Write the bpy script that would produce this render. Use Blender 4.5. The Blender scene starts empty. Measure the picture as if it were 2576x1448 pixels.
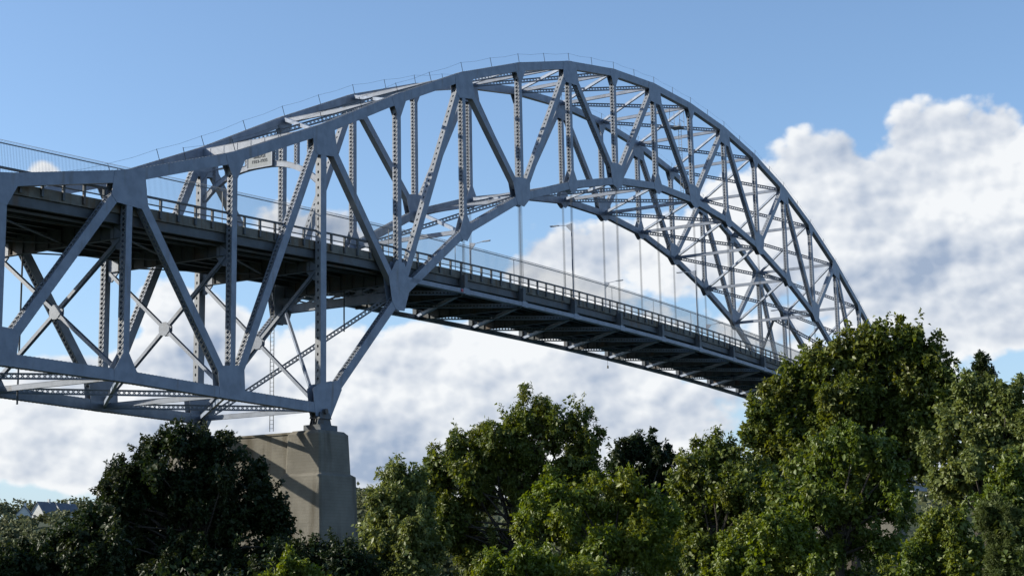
import bpy, math, random
import numpy as np
from mathutils import Vector, Matrix

random.seed(7)
SC = bpy.context.scene
COL = SC.collection
R = math.radians

# ------------------------------------------------------------------ camera
CAM = np.array([-121.722, -89.645, -16.184])
YAW, PITCH, ROLL = 1.0570, 0.1812, -0.0203
FPX = 4595.8 / 2986.0                       # focal length in picture widths

def cam_axes():
    f = np.array([math.sin(YAW) * math.cos(PITCH), math.cos(YAW) * math.cos(PITCH), math.sin(PITCH)])
    r = np.array([math.cos(YAW), -math.sin(YAW), 0.0])
    u = np.cross(r, f)
    return (math.cos(ROLL) * r + math.sin(ROLL) * u, -math.sin(ROLL) * r + math.cos(ROLL) * u, f)
CR, CU, CF = cam_axes()
cd = bpy.data.cameras.new('camera')
cd.sensor_width = 36.0
cd.lens = FPX * 36.0
cd.clip_start = 0.5
cd.clip_end = 20000
cam = bpy.data.objects.new('camera', cd)
COL.objects.link(cam)
M = Matrix.Identity(4)
for k in range(3):
    M[k][0], M[k][1], M[k][2], M[k][3] = CR[k], CU[k], -CF[k], CAM[k]
cam.matrix_world = M
SC.camera = cam

def ray(x, y):
    """direction of a point of the 2575-wide survey print, unit horizontal length"""
    d = CF + CR * (x / 2575 - 0.5) / FPX - CU * (y - 724) / 2575 / FPX
    return d / math.hypot(d[0], d[1])

def at(x, y, dist):
    return CAM + ray(x, y) * dist

# ------------------------------------------------------------------ light
SUN_DIR = np.array([-0.45, 0.89, 0.47]); SUN_DIR /= np.linalg.norm(SUN_DIR)
SUN_EL = math.asin(SUN_DIR[2])
SUN_AZ = math.atan2(SUN_DIR[0], SUN_DIR[1])
sl = bpy.data.lights.new('sun', 'SUN')
sl.energy = 5.0
sl.angle = R(0.53)
sl.color = (1.0, 0.93, 0.80)
so = bpy.data.objects.new('sun', sl)
COL.objects.link(so)
so.rotation_euler = Vector(SUN_DIR.tolist()).to_track_quat('Z', 'Y').to_euler()
so.location = (-80, 120, 120)

SC.view_settings.view_transform = 'Standard'
SC.view_settings.look = 'None'
EXPO = 1.5                                 # linear gain, the photograph is exposed for the shade
SC.view_settings.exposure = math.log2(EXPO)
SC.view_settings.gamma = 1.0
SC.view_settings.use_curve_mapping = False
SC.render.engine = 'CYCLES'
SC.cycles.use_denoising = True
SC.cycles.max_bounces = 6
SC.cycles.diffuse_bounces = 3
SC.cycles.transmission_bounces = 3
SC.cycles.transparent_max_bounces = 4
SC.cycles.caustics_reflective = False
SC.cycles.caustics_refractive = False

# ---- node expression helper
class NX:
    def __init__(s, nt, sock): s.nt, s.s = nt, sock
    def _m(s, op, b=None, c=None, clamp=False):
        n = s.nt.nodes.new('ShaderNodeMath'); n.operation = op; n.use_clamp = clamp
        for k, v in enumerate((s, b, c)):
            if v is None: continue
            if isinstance(v, NX): s.nt.links.new(v.s, n.inputs[k])
            else: n.inputs[k].default_value = v
        return NX(s.nt, n.outputs[0])
    def __add__(s, b): return s._m('ADD', b)
    __radd__ = __add__
    def __mul__(s, b): return s._m('MULTIPLY', b)
    __rmul__ = __mul__
    def __sub__(s, b): return s._m('SUBTRACT', b)
    def __rsub__(s, b): return (s * -1.0) + b
    def __truediv__(s, b): return s._m('DIVIDE', b)
    def __pow__(s, b): return s._m('POWER', b)
    def exp(s): return s._m('EXPONENT')
    def abs(s): return s._m('ABSOLUTE')
    def clamp(s): return s._m('ADD', 0.0, clamp=True)
    def smooth(s, a, b):
        n = s.nt.nodes.new('ShaderNodeMapRange'); n.interpolation_type = 'SMOOTHSTEP'
        s.nt.links.new(s.s, n.inputs[0]); n.inputs[1].default_value = a; n.inputs[2].default_value = b
        return NX(s.nt, n.outputs[0])

def combine(nt, x, y, z):
    n = nt.nodes.new('ShaderNodeCombineXYZ')
    for k, v in enumerate((x, y, z)):
        if isinstance(v, NX): nt.links.new(v.s, n.inputs[k])
        else: n.inputs[k].default_value = v
    return n.outputs[0]

def mixcol(nt, fac, a, b):
    n = nt.nodes.new('ShaderNodeMix'); n.data_type = 'RGBA'
    for k, v in ((0, fac), (6, a), (7, b)):
        if isinstance(v, NX): nt.links.new(v.s, n.inputs[k])
        elif hasattr(v, 'is_output'): nt.links.new(v, n.inputs[k])
        elif isinstance(v, (int, float)): n.inputs[k].default_value = v
        else: n.inputs[k].default_value = (*v, 1.0)
    return n.outputs[2]

# ------------------------------------------------------------------ sky
SKY_STRENGTH = 0.132
W = bpy.data.worlds.new('World')
SC.world = W
W.use_nodes = True
W.cycles.sampling_method = 'MANUAL'
W.cycles.sample_map_resolution = 256
nt = W.node_tree
nt.nodes.clear()
sky = nt.nodes.new('ShaderNodeTexSky')
sky.sky_type = 'NISHITA'
sky.sun_disc = False
sky.sun_elevation = SUN_EL
sky.sun_rotation = SUN_AZ
sky.altitude = 20
sky.air_density = 1.0
sky.dust_density = 0.6
sky.ozone_density = 3.3
tc = nt.nodes.new('ShaderNodeTexCoord')
sep = nt.nodes.new('ShaderNodeSeparateXYZ')
nt.links.new(tc.outputs['Generated'], sep.inputs[0])
dx, dy, dz = (NX(nt, sep.outputs[k]) for k in range(3))
# azimuth measured from the bridge view, elevation above the horizon (radians)
ca, sa = math.cos(YAW), math.sin(YAW)
u = (dx * ca - dy * sa)._m('ARCTAN2', dx * sa + dy * ca)
v = dz._m('ARCSINE')

def noise(vec, scale, detail, rough, dist=0.0):
    n = nt.nodes.new('ShaderNodeTexNoise')
    n.noise_dimensions = '2D'
    nt.links.new(vec, n.inputs['Vector'])
    n.inputs['Scale'].default_value = scale
    n.inputs['Detail'].default_value = detail
    n.inputs['Roughness'].default_value = rough
    n.inputs['Distortion'].default_value = dist
    return NX(nt, n.outputs[0])

def billow(vec, scale, detail, rough):
    n = nt.nodes.new('ShaderNodeTexVoronoi')
    n.feature = 'F1'
    n.voronoi_dimensions = '2D'
    nt.links.new(vec, n.inputs['Vector'])
    n.inputs['Scale'].default_value = scale
    n.inputs['Detail'].default_value = detail
    n.inputs['Roughness'].default_value = rough
    return NX(nt, n.outputs['Distance'])

def pu(x): return (x - 1287.5) / 2575 / FPX
def pv(x, y): return (1433 - y + (x - 1287.5) * 0.0203) / 2575 / FPX
# cloud banks: centre (survey print), half sizes, weight
BANKS = [
    (2330, 600, 340, 260, .9), (2320, 385, 75, 80, .38), (2500, 390, 140, 90, .50), (2050, 470, 230, 120, .8),
    (2450, 830, 240, 130, .40), (1420, 640, 200, 140, .95), (2560, 620, 140, 170, .5), (2300, 700, 200, 160, .35), (1770, 650, 180, 150, .55), (1500, 385, 50, 40, .42),
    (790, 590, 190, 95, 1.15), (110, 420, 65, 45, .95), (420, 770, 70, 90, .3), (230, 900, 200, 65, .5), (480, 800, 150, 140, .5),
    (160, 1090, 280, 90, .5), (600, 1000, 280, 140, .55), (980, 1150, 200, 90, .35), (420, 700, 160, 70, .35), (1120, 860, 120, 60, .35), (930, 900, 170, 130, .42), (870, 1150, 150, 90, .3), (1290, 950, 220, 110, .45), (1560, 1060, 260, 120, .40),
    (140, 740, 200, 95, -.95), (150, 600, 260, 90, -.6), (1040, 985, 90, 45, -.18), (120, 1215, 260, 45, -.60),
    (1150, 500, 110, 90, -.50), (2560, 990, 150, 60, -.65), (560, 640, 60, 60, -.25), (1290, 440, 120, 60, -.4), (1250, 1130, 120, 60, -.3),
]
cov = None
for bx_, by_, rx_, ry_, w_ in BANKS:
    a = (u - pu(bx_)) * (2575 * FPX / rx_)
    b = (v - pv(bx_, by_)) * (2575 * FPX / ry_)
    g = (a * a + b * b)._m('MULTIPLY', -0.8).exp()
    cov = g * w_ if cov is None else g._m('MULTIPLY_ADD', w_, cov)
base = v.smooth(0.27, 0.07) * 0.88 - 0.55            # cumulus stays low over the horizon, all the way round
def density(du, dv, dn, db):
    vec = combine(nt, u + du + 5.3, (v + dv) * 1.3 + 2.1, 0.0)
    n1 = noise(vec, 10.0, dn, .56, 0.12)
    b1 = billow(vec, 19.0, db, .55)
    return (n1 - 0.5) * 1.25, (0.40 - b1) * 0.42
N0, B0 = density(0.0, 0.0, 6, 3)
N1, B1 = density(-0.0045, 0.0045, 5, 3)         # a little way towards the sun: relief of the billows
N2, _ = density(-0.030, 0.026, 1, 0)            # far towards the sun: the cloud shading itself
N3, _ = density(0.0, 0.0, 1, 0)
tot = N0 + B0 + cov + base
alpha = tot.smooth(-0.06, 0.16)
lit = ((B0 - B1) * 2.2 + (N0 - N1) * 0.5 + (N3 - N2) * 1.15 + 0.68 + tot.smooth(0.40, 0.0) * 0.26 - tot.smooth(0.25, 1.05) * 0.28).clamp()
K = 1.0 / SKY_STRENGTH / EXPO
cloud = mixcol(nt, lit, (0.36 * K, 0.445 * K, 0.595 * K), (0.93 * K, 0.95 * K, 0.97 * K))
# thin pale veil towards the horizon
veil = v.smooth(0.26, 0.0) * 0.6
skyv = mixcol(nt, veil, sky.outputs[0], (0.43 * K, 0.585 * K, 0.80 * K))
col = mixcol(nt, alpha * 0.97, skyv, cloud)
bg = nt.nodes.new('ShaderNodeBackground')
bg.inputs['Strength'].default_value = SKY_STRENGTH
nt.links.new(col, bg.inputs['Color'])
wo = nt.nodes.new('ShaderNodeOutputWorld')
nt.links.new(bg.outputs[0], wo.inputs['Surface'])

# ------------------------------------------------------------------ materials
MAT = {}
def new_mat(name, base, rough=.6, var=None, vscale=1.0, bump=0.0, bscale=8.0, spec=.4, metallic=0.0, extra=None):
    m = bpy.data.materials.new(name)
    m.use_nodes = True
    t = m.node_tree
    p = t.nodes['Principled BSDF']
    p.inputs['Roughness'].default_value = rough
    p.inputs['Specular IOR Level'].default_value = spec
    p.inputs['Metallic'].default_value = metallic
    p.inputs['Base Color'].default_value = (*base, 1)
    g = t.nodes.new('ShaderNodeNewGeometry')
    if var:
        n = t.nodes.new('ShaderNodeTexNoise'); n.inputs['Scale'].default_value = vscale; n.inputs['Detail'].default_value = 7; n.inputs['Roughness'].default_value = .62
        t.links.new(g.outputs['Position'], n.inputs['Vector'])
        f = NX(t, n.outputs[0]).smooth(.32, .68)
        c = mixcol(t, f, base, var)
        if extra: c = extra(t, g, c)
        t.links.new(c, p.inputs['Base Color'])
    if bump:
        n2 = t.nodes.new('ShaderNodeTexNoise'); n2.inputs['Scale'].default_value = bscale; n2.inputs['Detail'].default_value = 5
        t.links.new(g.outputs['Position'], n2.inputs['Vector'])
        b = t.nodes.new('ShaderNodeBump'); b.inputs['Strength'].default_value = bump; b.inputs['Distance'].default_value = .05
        t.links.new(n2.outputs[0], b.inputs['Height'])
        t.links.new(b.outputs[0], p.inputs['Normal'])
    MAT[name] = m
    return m

def streaks(col_, amount, sx=1.3, sz=.12, lo=.55, hi=.75):
    def f(t, g, c):
        mp = t.nodes.new('ShaderNodeMapping'); mp.inputs['Scale'].default_value = (sx, sx, sz)
        t.links.new(g.outputs['Position'], mp.inputs[0])
        n = t.nodes.new('ShaderNodeTexNoise'); n.inputs['Scale'].default_value = 1.0; n.inputs['Detail'].default_value = 6
        t.links.new(mp.outputs[0], n.inputs['Vector'])
        return mixcol(t, NX(t, n.outputs[0]).smooth(lo, hi) * amount, c, col_)
    return f
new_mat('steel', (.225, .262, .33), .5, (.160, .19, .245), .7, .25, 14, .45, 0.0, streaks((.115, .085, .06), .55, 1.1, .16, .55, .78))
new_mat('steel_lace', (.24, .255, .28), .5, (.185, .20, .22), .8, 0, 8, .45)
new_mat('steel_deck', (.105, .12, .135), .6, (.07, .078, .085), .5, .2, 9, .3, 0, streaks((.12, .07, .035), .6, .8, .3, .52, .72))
new_mat('concrete_curb', (.20, .19, .165), .85, (.12, .115, .10), .9, .4, 12, .2, 0, streaks((.13, .085, .045), .75, 1.8, .25, .48, .7))
def board(t, g, c):
    c = streaks((.075, .062, .042), .8, .7, .07, .48, .66)(t, g, c)
    s = t.nodes.new('ShaderNodeSeparateXYZ'); t.links.new(g.outputs['Position'], s.inputs[0])
    z = NX(t, s.outputs[2])
    fr = (z * 3.3)._m('FRACT')
    return mixcol(t, (fr.smooth(.14, .0) * .5), c, (.09, .085, .07))
new_mat('concrete_pier', (.20, .186, .155), .85, (.14, .13, .108), .35, .5, 7, .2, 0, board)
new_mat('asphalt', (.055, .055, .057), .9, (.04, .04, .042), 2, .2, 20)
new_mat('cable', (.06, .066, .07), .5)
new_mat('picket', (.16, .175, .19), .5)
new_mat('sign_face', (.23, .25, .265), .6, (.19, .21, .22), 2.5)
new_mat('sign_letter', (.06, .065, .07), .6)
new_mat('red_paint', (.45, .03, .04), .5)
new_mat('lamp_lens', (.55, .56, .55), .3)
new_mat('bark', (.06, .05, .038), .9, (.035, .03, .023), 3, .6, 20)
new_mat('ground_soil', (.030, .040, .014), .95, (.022, .034, .012), .15, .4, 3)
new_mat('roof_slate', (.12, .135, .16), .7, (.09, .10, .125), .4)
new_mat('house_wall', (.62, .63, .60), .7, (.55, .56, .54), .5)
new_mat('house_glass', (.05, .06, .07), .2)
mw = new_mat('water', (.02, .045, .06), .08, None, 1, .3, 1.5)

def leaf_mat(name, ca_, cb_, cc_=None, rough=.42, trans=.35, spec=.5):
    m = bpy.data.materials.new(name); m.use_nodes = True
    t = m.node_tree; p = t.nodes['Principled BSDF']
    g = t.nodes.new('ShaderNodeNewGeometry')
    rnd = NX(t, g.outputs['Random Per Island'])
    c = mixcol(t, rnd, ca_, cb_)
    n = t.nodes.new('ShaderNodeTexNoise'); n.inputs['Scale'].default_value = .55; n.inputs['Detail'].default_value = 2
    t.links.new(g.outputs['Position'], n.inputs['Vector'])
    c = mixcol(t, NX(t, n.outputs[0]).smooth(.42, .66) * .7, c, cc_ or cb_)
    t.links.new(c, p.inputs['Base Color'])
    p.inputs['Roughness'].default_value = rough
    p.inputs['Specular IOR Level'].default_value = spec
    tr = t.nodes.new('ShaderNodeBsdfTranslucent')
    hs = t.nodes.new('ShaderNodeHueSaturation'); hs.inputs['Hue'].default_value = .485; hs.inputs['Saturation'].default_value = 1.15; hs.inputs['Value'].default_value = 1.5
    t.links.new(c, hs.inputs['Color']); t.links.new(hs.outputs[0], tr.inputs['Color'])
    mx = t.nodes.new('ShaderNodeMixShader'); mx.inputs[0].default_value = trans
    t.links.new(p.outputs[0], mx.inputs[1]); t.links.new(tr.outputs[0], mx.inputs[2])
    t.links.new(mx.outputs[0], t.nodes['Material Output'].inputs['Surface'])
    MAT[name] = m
leaf_mat('leaf_olive', (.070, .098, .015), (.112, .142, .027), (.118, .126, .022), .46, .32, .35)
leaf_mat('leaf_mid', (.068, .106, .016), (.110, .150, .027), (.135, .156, .026), .46, .32, .35)
leaf_mat('leaf_pale', (.105, .138, .038), (.150, .182, .060), (.135, .156, .040), .46, .32, .35)
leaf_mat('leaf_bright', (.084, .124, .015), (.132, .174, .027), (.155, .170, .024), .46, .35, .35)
leaf_mat('leaf_dark_shade', (.015, .028, .008), (.025, .042, .011), (.032, .040, .010), .5, .2, .25)  # deck shade over the left trees put into the leaf colour; dark trees too
leaf_mat('leaf_needle', (.058, .088, .020), (.088, .118, .030), (.092, .112, .030), .55, .2, .3)
leaf_mat('leaf_far', (.080, .100, .050), (.130, .145, .075), (.110, .112, .060), .7, .2, .2)

# ------------------------------------------------------------------ mesh helpers
V3 = lambda *a: np.array(a, float)
def unit(a):
    a = np.asarray(a, float)
    return a / np.linalg.norm(a)

class MB:
    def __init__(s): s.v, s.f = [], []
    def hexa(s, pts):
        n = len(s.v); s.v += [tuple(p) for p in pts]
        s.f += [(n, n+3, n+2, n+1), (n+4, n+5, n+6, n+7), (n, n+1, n+5, n+4), (n+1, n+2, n+6, n+5), (n+2, n+3, n+7, n+6), (n+3, n, n+4, n+7)]
        return s
    def beam(s, p0, p1, a, b):
        """box from p0 to p1, a and b are half-width vectors"""
        p0, p1, a, b = (np.asarray(q, float) for q in (p0, p1, a, b))
        return s.hexa([p0-a-b, p0+a-b, p0+a+b, p0-a+b, p1-a-b, p1+a-b, p1+a+b, p1-a+b])
    def box(s, x0, x1, y0, y1, z0, z1):
        return s.hexa([(x0,y0,z0),(x1,y0,z0),(x1,y1,z0),(x0,y1,z0),(x0,y0,z1),(x1,y0,z1),(x1,y1,z1),(x0,y1,z1)])
    def frustum(s, a, b, z0, z1):
        """a, b = (x0,x1,y0,y1) at z0 and z1"""
        return s.hexa([(a[0],a[2],z0),(a[1],a[2],z0),(a[1],a[3],z0),(a[0],a[3],z0),(b[0],b[2],z1),(b[1],b[2],z1),(b[1],b[3],z1),(b[0],b[3],z1)])
    def prism(s, poly, off):
        """extrude a polygon (3-D points) by a vector"""
        n = len(s.v); k = len(poly); off = np.asarray(off, float)
        s.v += [tuple(p) for p in poly] + [tuple(np.asarray(p) + off) for p in poly]
        s.f += [tuple(range(n, n+k))[::-1], tuple(range(n+k, n+2*k))]
        s.f += [(n+i, n+(i+1) % k, n+k+(i+1) % k, n+k+i) for i in range(k)]
        return s
    def tube(s, pts, rads, seg=6, cap=True):
        pts = [np.asarray(p, float) for p in pts]
        n = len(s.v)
        for i, p in enumerate(pts):
            t = unit(pts[min(i+1, len(pts)-1)] - pts[max(i-1, 0)])
            ref = V3(0, 0, 1) if abs(t[2]) < .9 else V3(1, 0, 0)
            a = unit(np.cross(t, ref)); b = np.cross(t, a)
            r = rads[i] if hasattr(rads, '__len__') else rads
            for k in range(seg):
                w = 2 * math.pi * k / seg
                s.v.append(tuple(p + r * (math.cos(w) * a + math.sin(w) * b)))
        for i in range(len(pts)-1):
            for k in range(seg):
                q = n + i*seg
                s.f.append((q+k, q+(k+1) % seg, q+seg+(k+1) % seg, q+seg+k))
        if cap:
            s.f.append(tuple(range(n, n+seg))[::-1]); q = n + (len(pts)-1)*seg; s.f.append(tuple(range(q, q+seg)))
        return s
    def mesh(s, name, mat):
        me = bpy.data.meshes.new(name)
        me.from_pydata([tuple(map(float, p)) for p in s.v], [], s.f)
        me.materials.append(MAT[mat])
        me.update()
        return me
    def build(s, name, mat, parent=None):
        return link(name, s.mesh(name, mat), parent)

def link(name, data, parent=None, loc=None):
    o = bpy.data.objects.new(name, data)
    COL.objects.link(o)
    if parent is not None: o.parent = parent
    if loc is not None: o.location = loc
    return o
def tag(o, label, cat, group=None):
    o['label'] = label; o['category'] = cat
    if group: o['group'] = group
    return o
def thing(name, label, cat, loc=(0, 0, 0), group=None):
    o = link(name, None, None, loc)
    o.empty_display_size = .5
    return tag(o, label, cat, group)

# ------------------------------------------------------------------ the ground, the canal
def ground_z(x, y):
    z = -18.0 + 0.6 * np.sin(x * .05) * np.cos(y * .043)
    # canal between the piers
    c = np.clip((np.minimum(x - 8, 180 - x)) / 16.0, 0, 1)
    z = z - 12.0 * c * c * (3 - 2 * c)
    # rising country on the far bank
    far = np.clip((x - 205) / 190.0, 0, 1)
    far = far*far*(3-2*far)
    z = z + far * (23 + 12*np.clip((y - 280)/150, 0, 1) + 5 * np.sin(y * .006 + .8) + 3 * np.sin(y * .017 + x * .011))
    return z
gx = np.concatenate([np.linspace(-6000, -400, 12), np.linspace(-340, 700, 105), np.linspace(800, 7000, 14)])
gy = np.concatenate([np.linspace(-6000, -500, 12), np.linspace(-420, 1200, 100), np.linspace(1400, 7000, 14)])
GX, GY = np.meshgrid(gx, gy, indexing='ij')
GZ = ground_z(GX, GY)
vs = np.stack([GX, GY, GZ], -1).reshape(-1, 3)
ny = len(gy)
fs = [(i*ny+j, (i+1)*ny+j, (i+1)*ny+j+1, i*ny+j+1) for i in range(len(gx)-1) for j in range(ny-1)]
mb = MB(); mb.v = [tuple(p) for p in vs]; mb.f = fs
o = mb.build('ground', 'ground_soil'); o['kind'] = 'structure'
mb = MB(); mb.v = [(4, -6000, -25), (184, -6000, -25), (184, 7000, -25), (4, 7000, -25)]; mb.f = [(0, 1, 2, 3)]
o = mb.build('canal_water', 'water'); o['kind'] = 'structure'

# ------------------------------------------------------------------ the bridge
L = 13.411
YN, YF, DEP = 0.0, 15.19, 0.66              # outer faces of the two trusses and their depth
ZT = [27.61, 34.24, 40.36, 45.26, 49.24, 51.89, 53.45, 53.90]
ZB = [0.0, 12.89, 22.23, 28.84, 33.19, 36.55, 38.56, 39.12]
ZTS = {-1: 21.72, -2: 17.11, -3: 13.95, -4: 12.3, -5: 11.6, -6: 11.4}
ZBS = {-1: .18, -2: .43, -3: .42, -4: .4, -5: .4, -6: .4}
def zt(i): return ZTS[min(i, 14-i)] if (i < 0 or i > 14) else ZT[min(i, 14-i)]
def zb(i): return ZBS[min(i, 14-i)] if (i < 0 or i > 14) else ZB[min(i, 14-i)]
def rail(i):
    if i < 0: return 17.4785 + .78 * i
    if i > 14: return 17.4785 + .78 * (14 - i)
    return 20.1 - .0535 * (i-7)**2
def tie(i): return 16.42 - .045 * (i-7)**2
I0, I1 = -5, 16
bridge = thing('arch_bridge', 'grey steel through-arch truss bridge crossing above the trees on concrete pier', 'bridge')

def lace(mb, p0, p1, across, D, out, bw=.075, pitch=None, cross=True):
    """crossed flat bars between two edges; across = unit vector spanning depth D"""
    p0, p1 = np.asarray(p0, float), np.asarray(p1, float)
    ln = np.linalg.norm(p1-p0); a = (p1-p0)/ln
    n = max(2, int(round(ln / (pitch or D*.82)))); st = ln / n
    h = across * D * .5
    for k in range(n):
        q0, q1 = p0 + a*st*k, p0 + a*st*(k+1)
        for sgn in ((1, -1) if cross else ((1,) if k % 2 else (-1,))):
            b0, b1 = q0 - h*sgn, q1 + h*sgn
            d = unit(b1-b0); s_ = np.cross(d, out) * bw * .5
            e = out * (.012 if sgn > 0 else .03)
            mb.beam(b0 + e, b1 + e, s_, out*.009)
    return mb

def perf(mb, p0, p1, across, D, out):
    """cover plate with oval hand-holes"""
    p0, p1 = np.asarray(p0, float), np.asarray(p1, float)
    ln = np.linalg.norm(p1-p0); a = (p1-p0)/ln
    n = max(1, int(round(ln/(D*1.25)))); st = ln/n
    for k in range(n):
        c = p0 + a*st*(k+.5)
        outer, inner = [], []
        for w in range(8):
            t = w*math.pi/4
            ox, oy = [(1,0),(1,1),(0,1),(-1,1),(-1,0),(-1,-1),(0,-1),(1,-1)][w]
            outer.append(c + a*ox*st*.5 + across*oy*D*.5)
            inner.append(c + a*math.cos(t)*D*.27 + across*math.sin(t)*D*.17)
        n0 = len(mb.v)
        mb.v += [tuple(p) for p in outer+inner] + [tuple(p - out*.05) for p in inner]
        for w in range(8):
            x = (w+1) % 8
            mb.f += [(n0+w, n0+x, n0+8+x, n0+8+w), (n0+8+w, n0+8+x, n0+16+x, n0+16+w)]
    return mb

NY = V3(0, 1, 0)
def truss_member(name, p0, p1, w, y0, sides, trim0=.5, trim1=.5, D=DEP, mat='steel'):
    """two plates parallel to the truss plane with lacing / cover plates on the two edges.
       sides = (edge towards +normal, edge towards -normal); normal = axis x Y"""
    p0, p1 = V3(p0[0], y0 + D*.5, p0[1]), V3(p1[0], y0 + D*.5, p1[1])
    a = unit(p1-p0); s = np.cross(a, NY)
    q0, q1 = p0 + a*trim0, p1 - a*trim1
    m = MB()
    for sg in (-1, 1):
        m.beam(q0 + NY*sg*(D*.5-.02), q1 + NY*sg*(D*.5-.02), s*w*.5, NY*.02)
        for e in (-1, 1):                                    # edge angles
            m.beam(q0 + NY*sg*(D*.5-.10) + s*e*(w*.5-.012), q1 + NY*sg*(D*.5-.10) + s*e*(w*.5-.012), NY*.058, s*.012)
    o = m.build(name, mat, bridge)
    for kind, sg in zip(sides, (1, -1)):
        f0, f1 = q0 + s*sg*w*.5, q1 + s*sg*w*.5
        l = MB()
        if kind == 'lace':
            lace(l, f0, f1, NY, D-.1, s*sg)
            for c in (f0, f1 - a*.7): l.beam(c + s*sg*.036, c + a*.7 + s*sg*.036, NY*(D*.5-.05), s*.006)   # batten plates
            l.build('lacing', 'steel_lace', o)
        elif kind == 'perf':
            perf(l, f0 + s*sg*.004, f1 + s*sg*.004, NY, D-.04, s*sg).build('cover_plate', 'steel_lace', o)
        else:
            l.beam(f0 + s*sg*.014, f1 + s*sg*.014, NY*(D*.5+.015), s*.012).build('cover_plate', 'steel_lace', o)
    return o

def hull(pts):
    pts = sorted(set((round(float(x), 4), round(float(y), 4)) for x, y in pts))
    def half(ps):
        h = []
        for p in ps:
            while len(h) >= 2 and (h[-1][0]-h[-2][0])*(p[1]-h[-2][1]) - (h[-1][1]-h[-2][1])*(p[0]-h[-2][0]) <= 0: h.pop()
            h.append(p)
        return h
    a, b = half(pts), half(pts[::-1])
    return a[:-1] + b[:-1]

def gusset(c, arms, y0, D=DEP):
    """arms: (direction target, reach, width)"""
    c = np.asarray(c, float); pts = []
    for tgt, reach, w in arms:
        d = unit(np.asarray(tgt, float) - c); n = np.array([-d[1], d[0]])
        for e in (-1, 1): pts.append(c + d*reach + n*e*w*.5)
    h = hull(pts)
    for y in (y0 - .024, y0 + D + .002):
        MB().prism([(p[0], y, p[1]) for p in h], (0, .022, 0)).build('gusset_plate', 'steel', bridge)

CH, CB, WV, WD = 1.0, .95, .68, .86
def T(i): return np.array([i*L, zt(i)])
def B(i): return np.array([i*L, zb(i)])
for y0 in (YN, YF):
    for i in range(I0, I1):
        pre = 'top_chord'
        truss_member('top_chord', T(i), T(i+1), CH, y0, ('lace', 'plate') if True else None, .1, .1)
        truss_member('bottom_chord', B(i), B(i+1), CB, y0, ('lace', 'lace'), .1, .1)
    for i in range(I0, I1+1):
        pier = i in (0, 14)
        truss_member('vertical_post', B(i), T(i), .92 if pier else WV, y0, ('perf', 'perf') if pier else ('lace', 'lace'), .9, .9)
    for i in range(I0, I1):
        if i % 2 == 0: a, b = B(i+1), T(i)          # falls away from an even top joint
        else: a, b = B(i), T(i+1)
        if i % 2: kind = ('perf', 'perf') if 0 < i < 13 else ('lace', 'lace')
        else: kind = ('plate', 'plate') if 0 <= i < 4 else ('lace', 'lace')
        truss_member('diagonal', a, b, WD, y0, kind, 1.6, 1.4)
    for i in range(I0, I1+1):
        big = i % 2 == 0
        arms = []
        r = 1.75 if big else 1.25
        for j in (i-1, i+1):
            if I0 <= j <= I1: arms.append((T(j), r, CH))
        arms.append((B(i), 2.5 if big else 1.9, WV))
        if big:
            for j in (i-1, i+1):
                if I0 <= j <= I1: arms.append((B(j), 2.9, WD))
        gusset(T(i), arms, y0)
        bigb = not big
        arms = []
        for j in (i-1, i+1):
            if I0 <= j <= I1: arms.append((B(j), 1.7 if bigb else 1.3, CB))
        arms.append((T(i), 2.4 if bigb else 1.9, WV))
        if bigb:
            for j in (i-1, i+1):
                if I0 <= j <= I1: arms.append((T(j), 2.7, WD))
        if 2 <= i <= 12: arms.append((B(i) + np.array([0, -5]), 1.15, .55))
        if i in (1, 13): arms += [(np.array([i*L, 20.]), 3.6, 1.5), (B(i) + np.array([.4*(1 if i == 1 else -1), -5]), 1.6, 1.2)]
        if i in (0, 14): arms += [(B(i) + np.array([0, -5]), .80, 2.4), (B(i) + np.array([-2 if i == 0 else 2, 3.]), 2.4, .9), (B(1 if i == 0 else 13), 3.6, 1.15)]
        gusset(B(i), arms, y0)

# lateral bracing between the trusses
YA, YB = YN + DEP + .03, YF - .03
def lattice_beam(name, p0, p1, depth=.48, fw=.28, cross=True, t=.035):
    p0, p1 = np.asarray(p0, float), np.asarray(p1, float)
    a = unit(p1-p0); s = unit(np.cross(a, V3(0, 0, 1))); n = np.cross(s, a)
    m = MB()
    for e in (-1, 1):
        m.beam(p0 + n*e*(depth*.5), p1 + n*e*(depth*.5), s*fw*.5, n*t*.5)
        m.beam(p0 + n*e*(depth*.5-.07), p1 + n*e*(depth*.5-.07), s*.02, n*.06)
    o = m.build(name, 'steel', bridge)
    l = MB(); lace(l, p0, p1, n, depth-.08, s, .08, depth*.9, cross)
    for q in (p0, p1 - a*.8): l.beam(q, q + a*.8, s*.012, n*depth*.45)
    l.build('lacing', 'steel_lace', o)
    return o
def solid_strut(name, p0, p1, depth=.6, fw=.36, mat='steel'):
    p0, p1 = np.asarray(p0, float), np.asarray(p1, float)
    a = unit(p1-p0); s = unit(np.cross(a, V3(0, 0, 1))); n = np.cross(s, a)
    m = MB()
    for e in (-1, 1): m.beam(p0 + n*e*depth*.5, p1 + n*e*depth*.5, s*fw*.5, n*.018)
    for e in (-1, 1): m.beam(p0 + s*e*(fw*.5-.03), p1 + s*e*(fw*.5-.03), s*.014, n*(depth*.5-.02))
    return m.build(name, mat, bridge)
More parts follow.
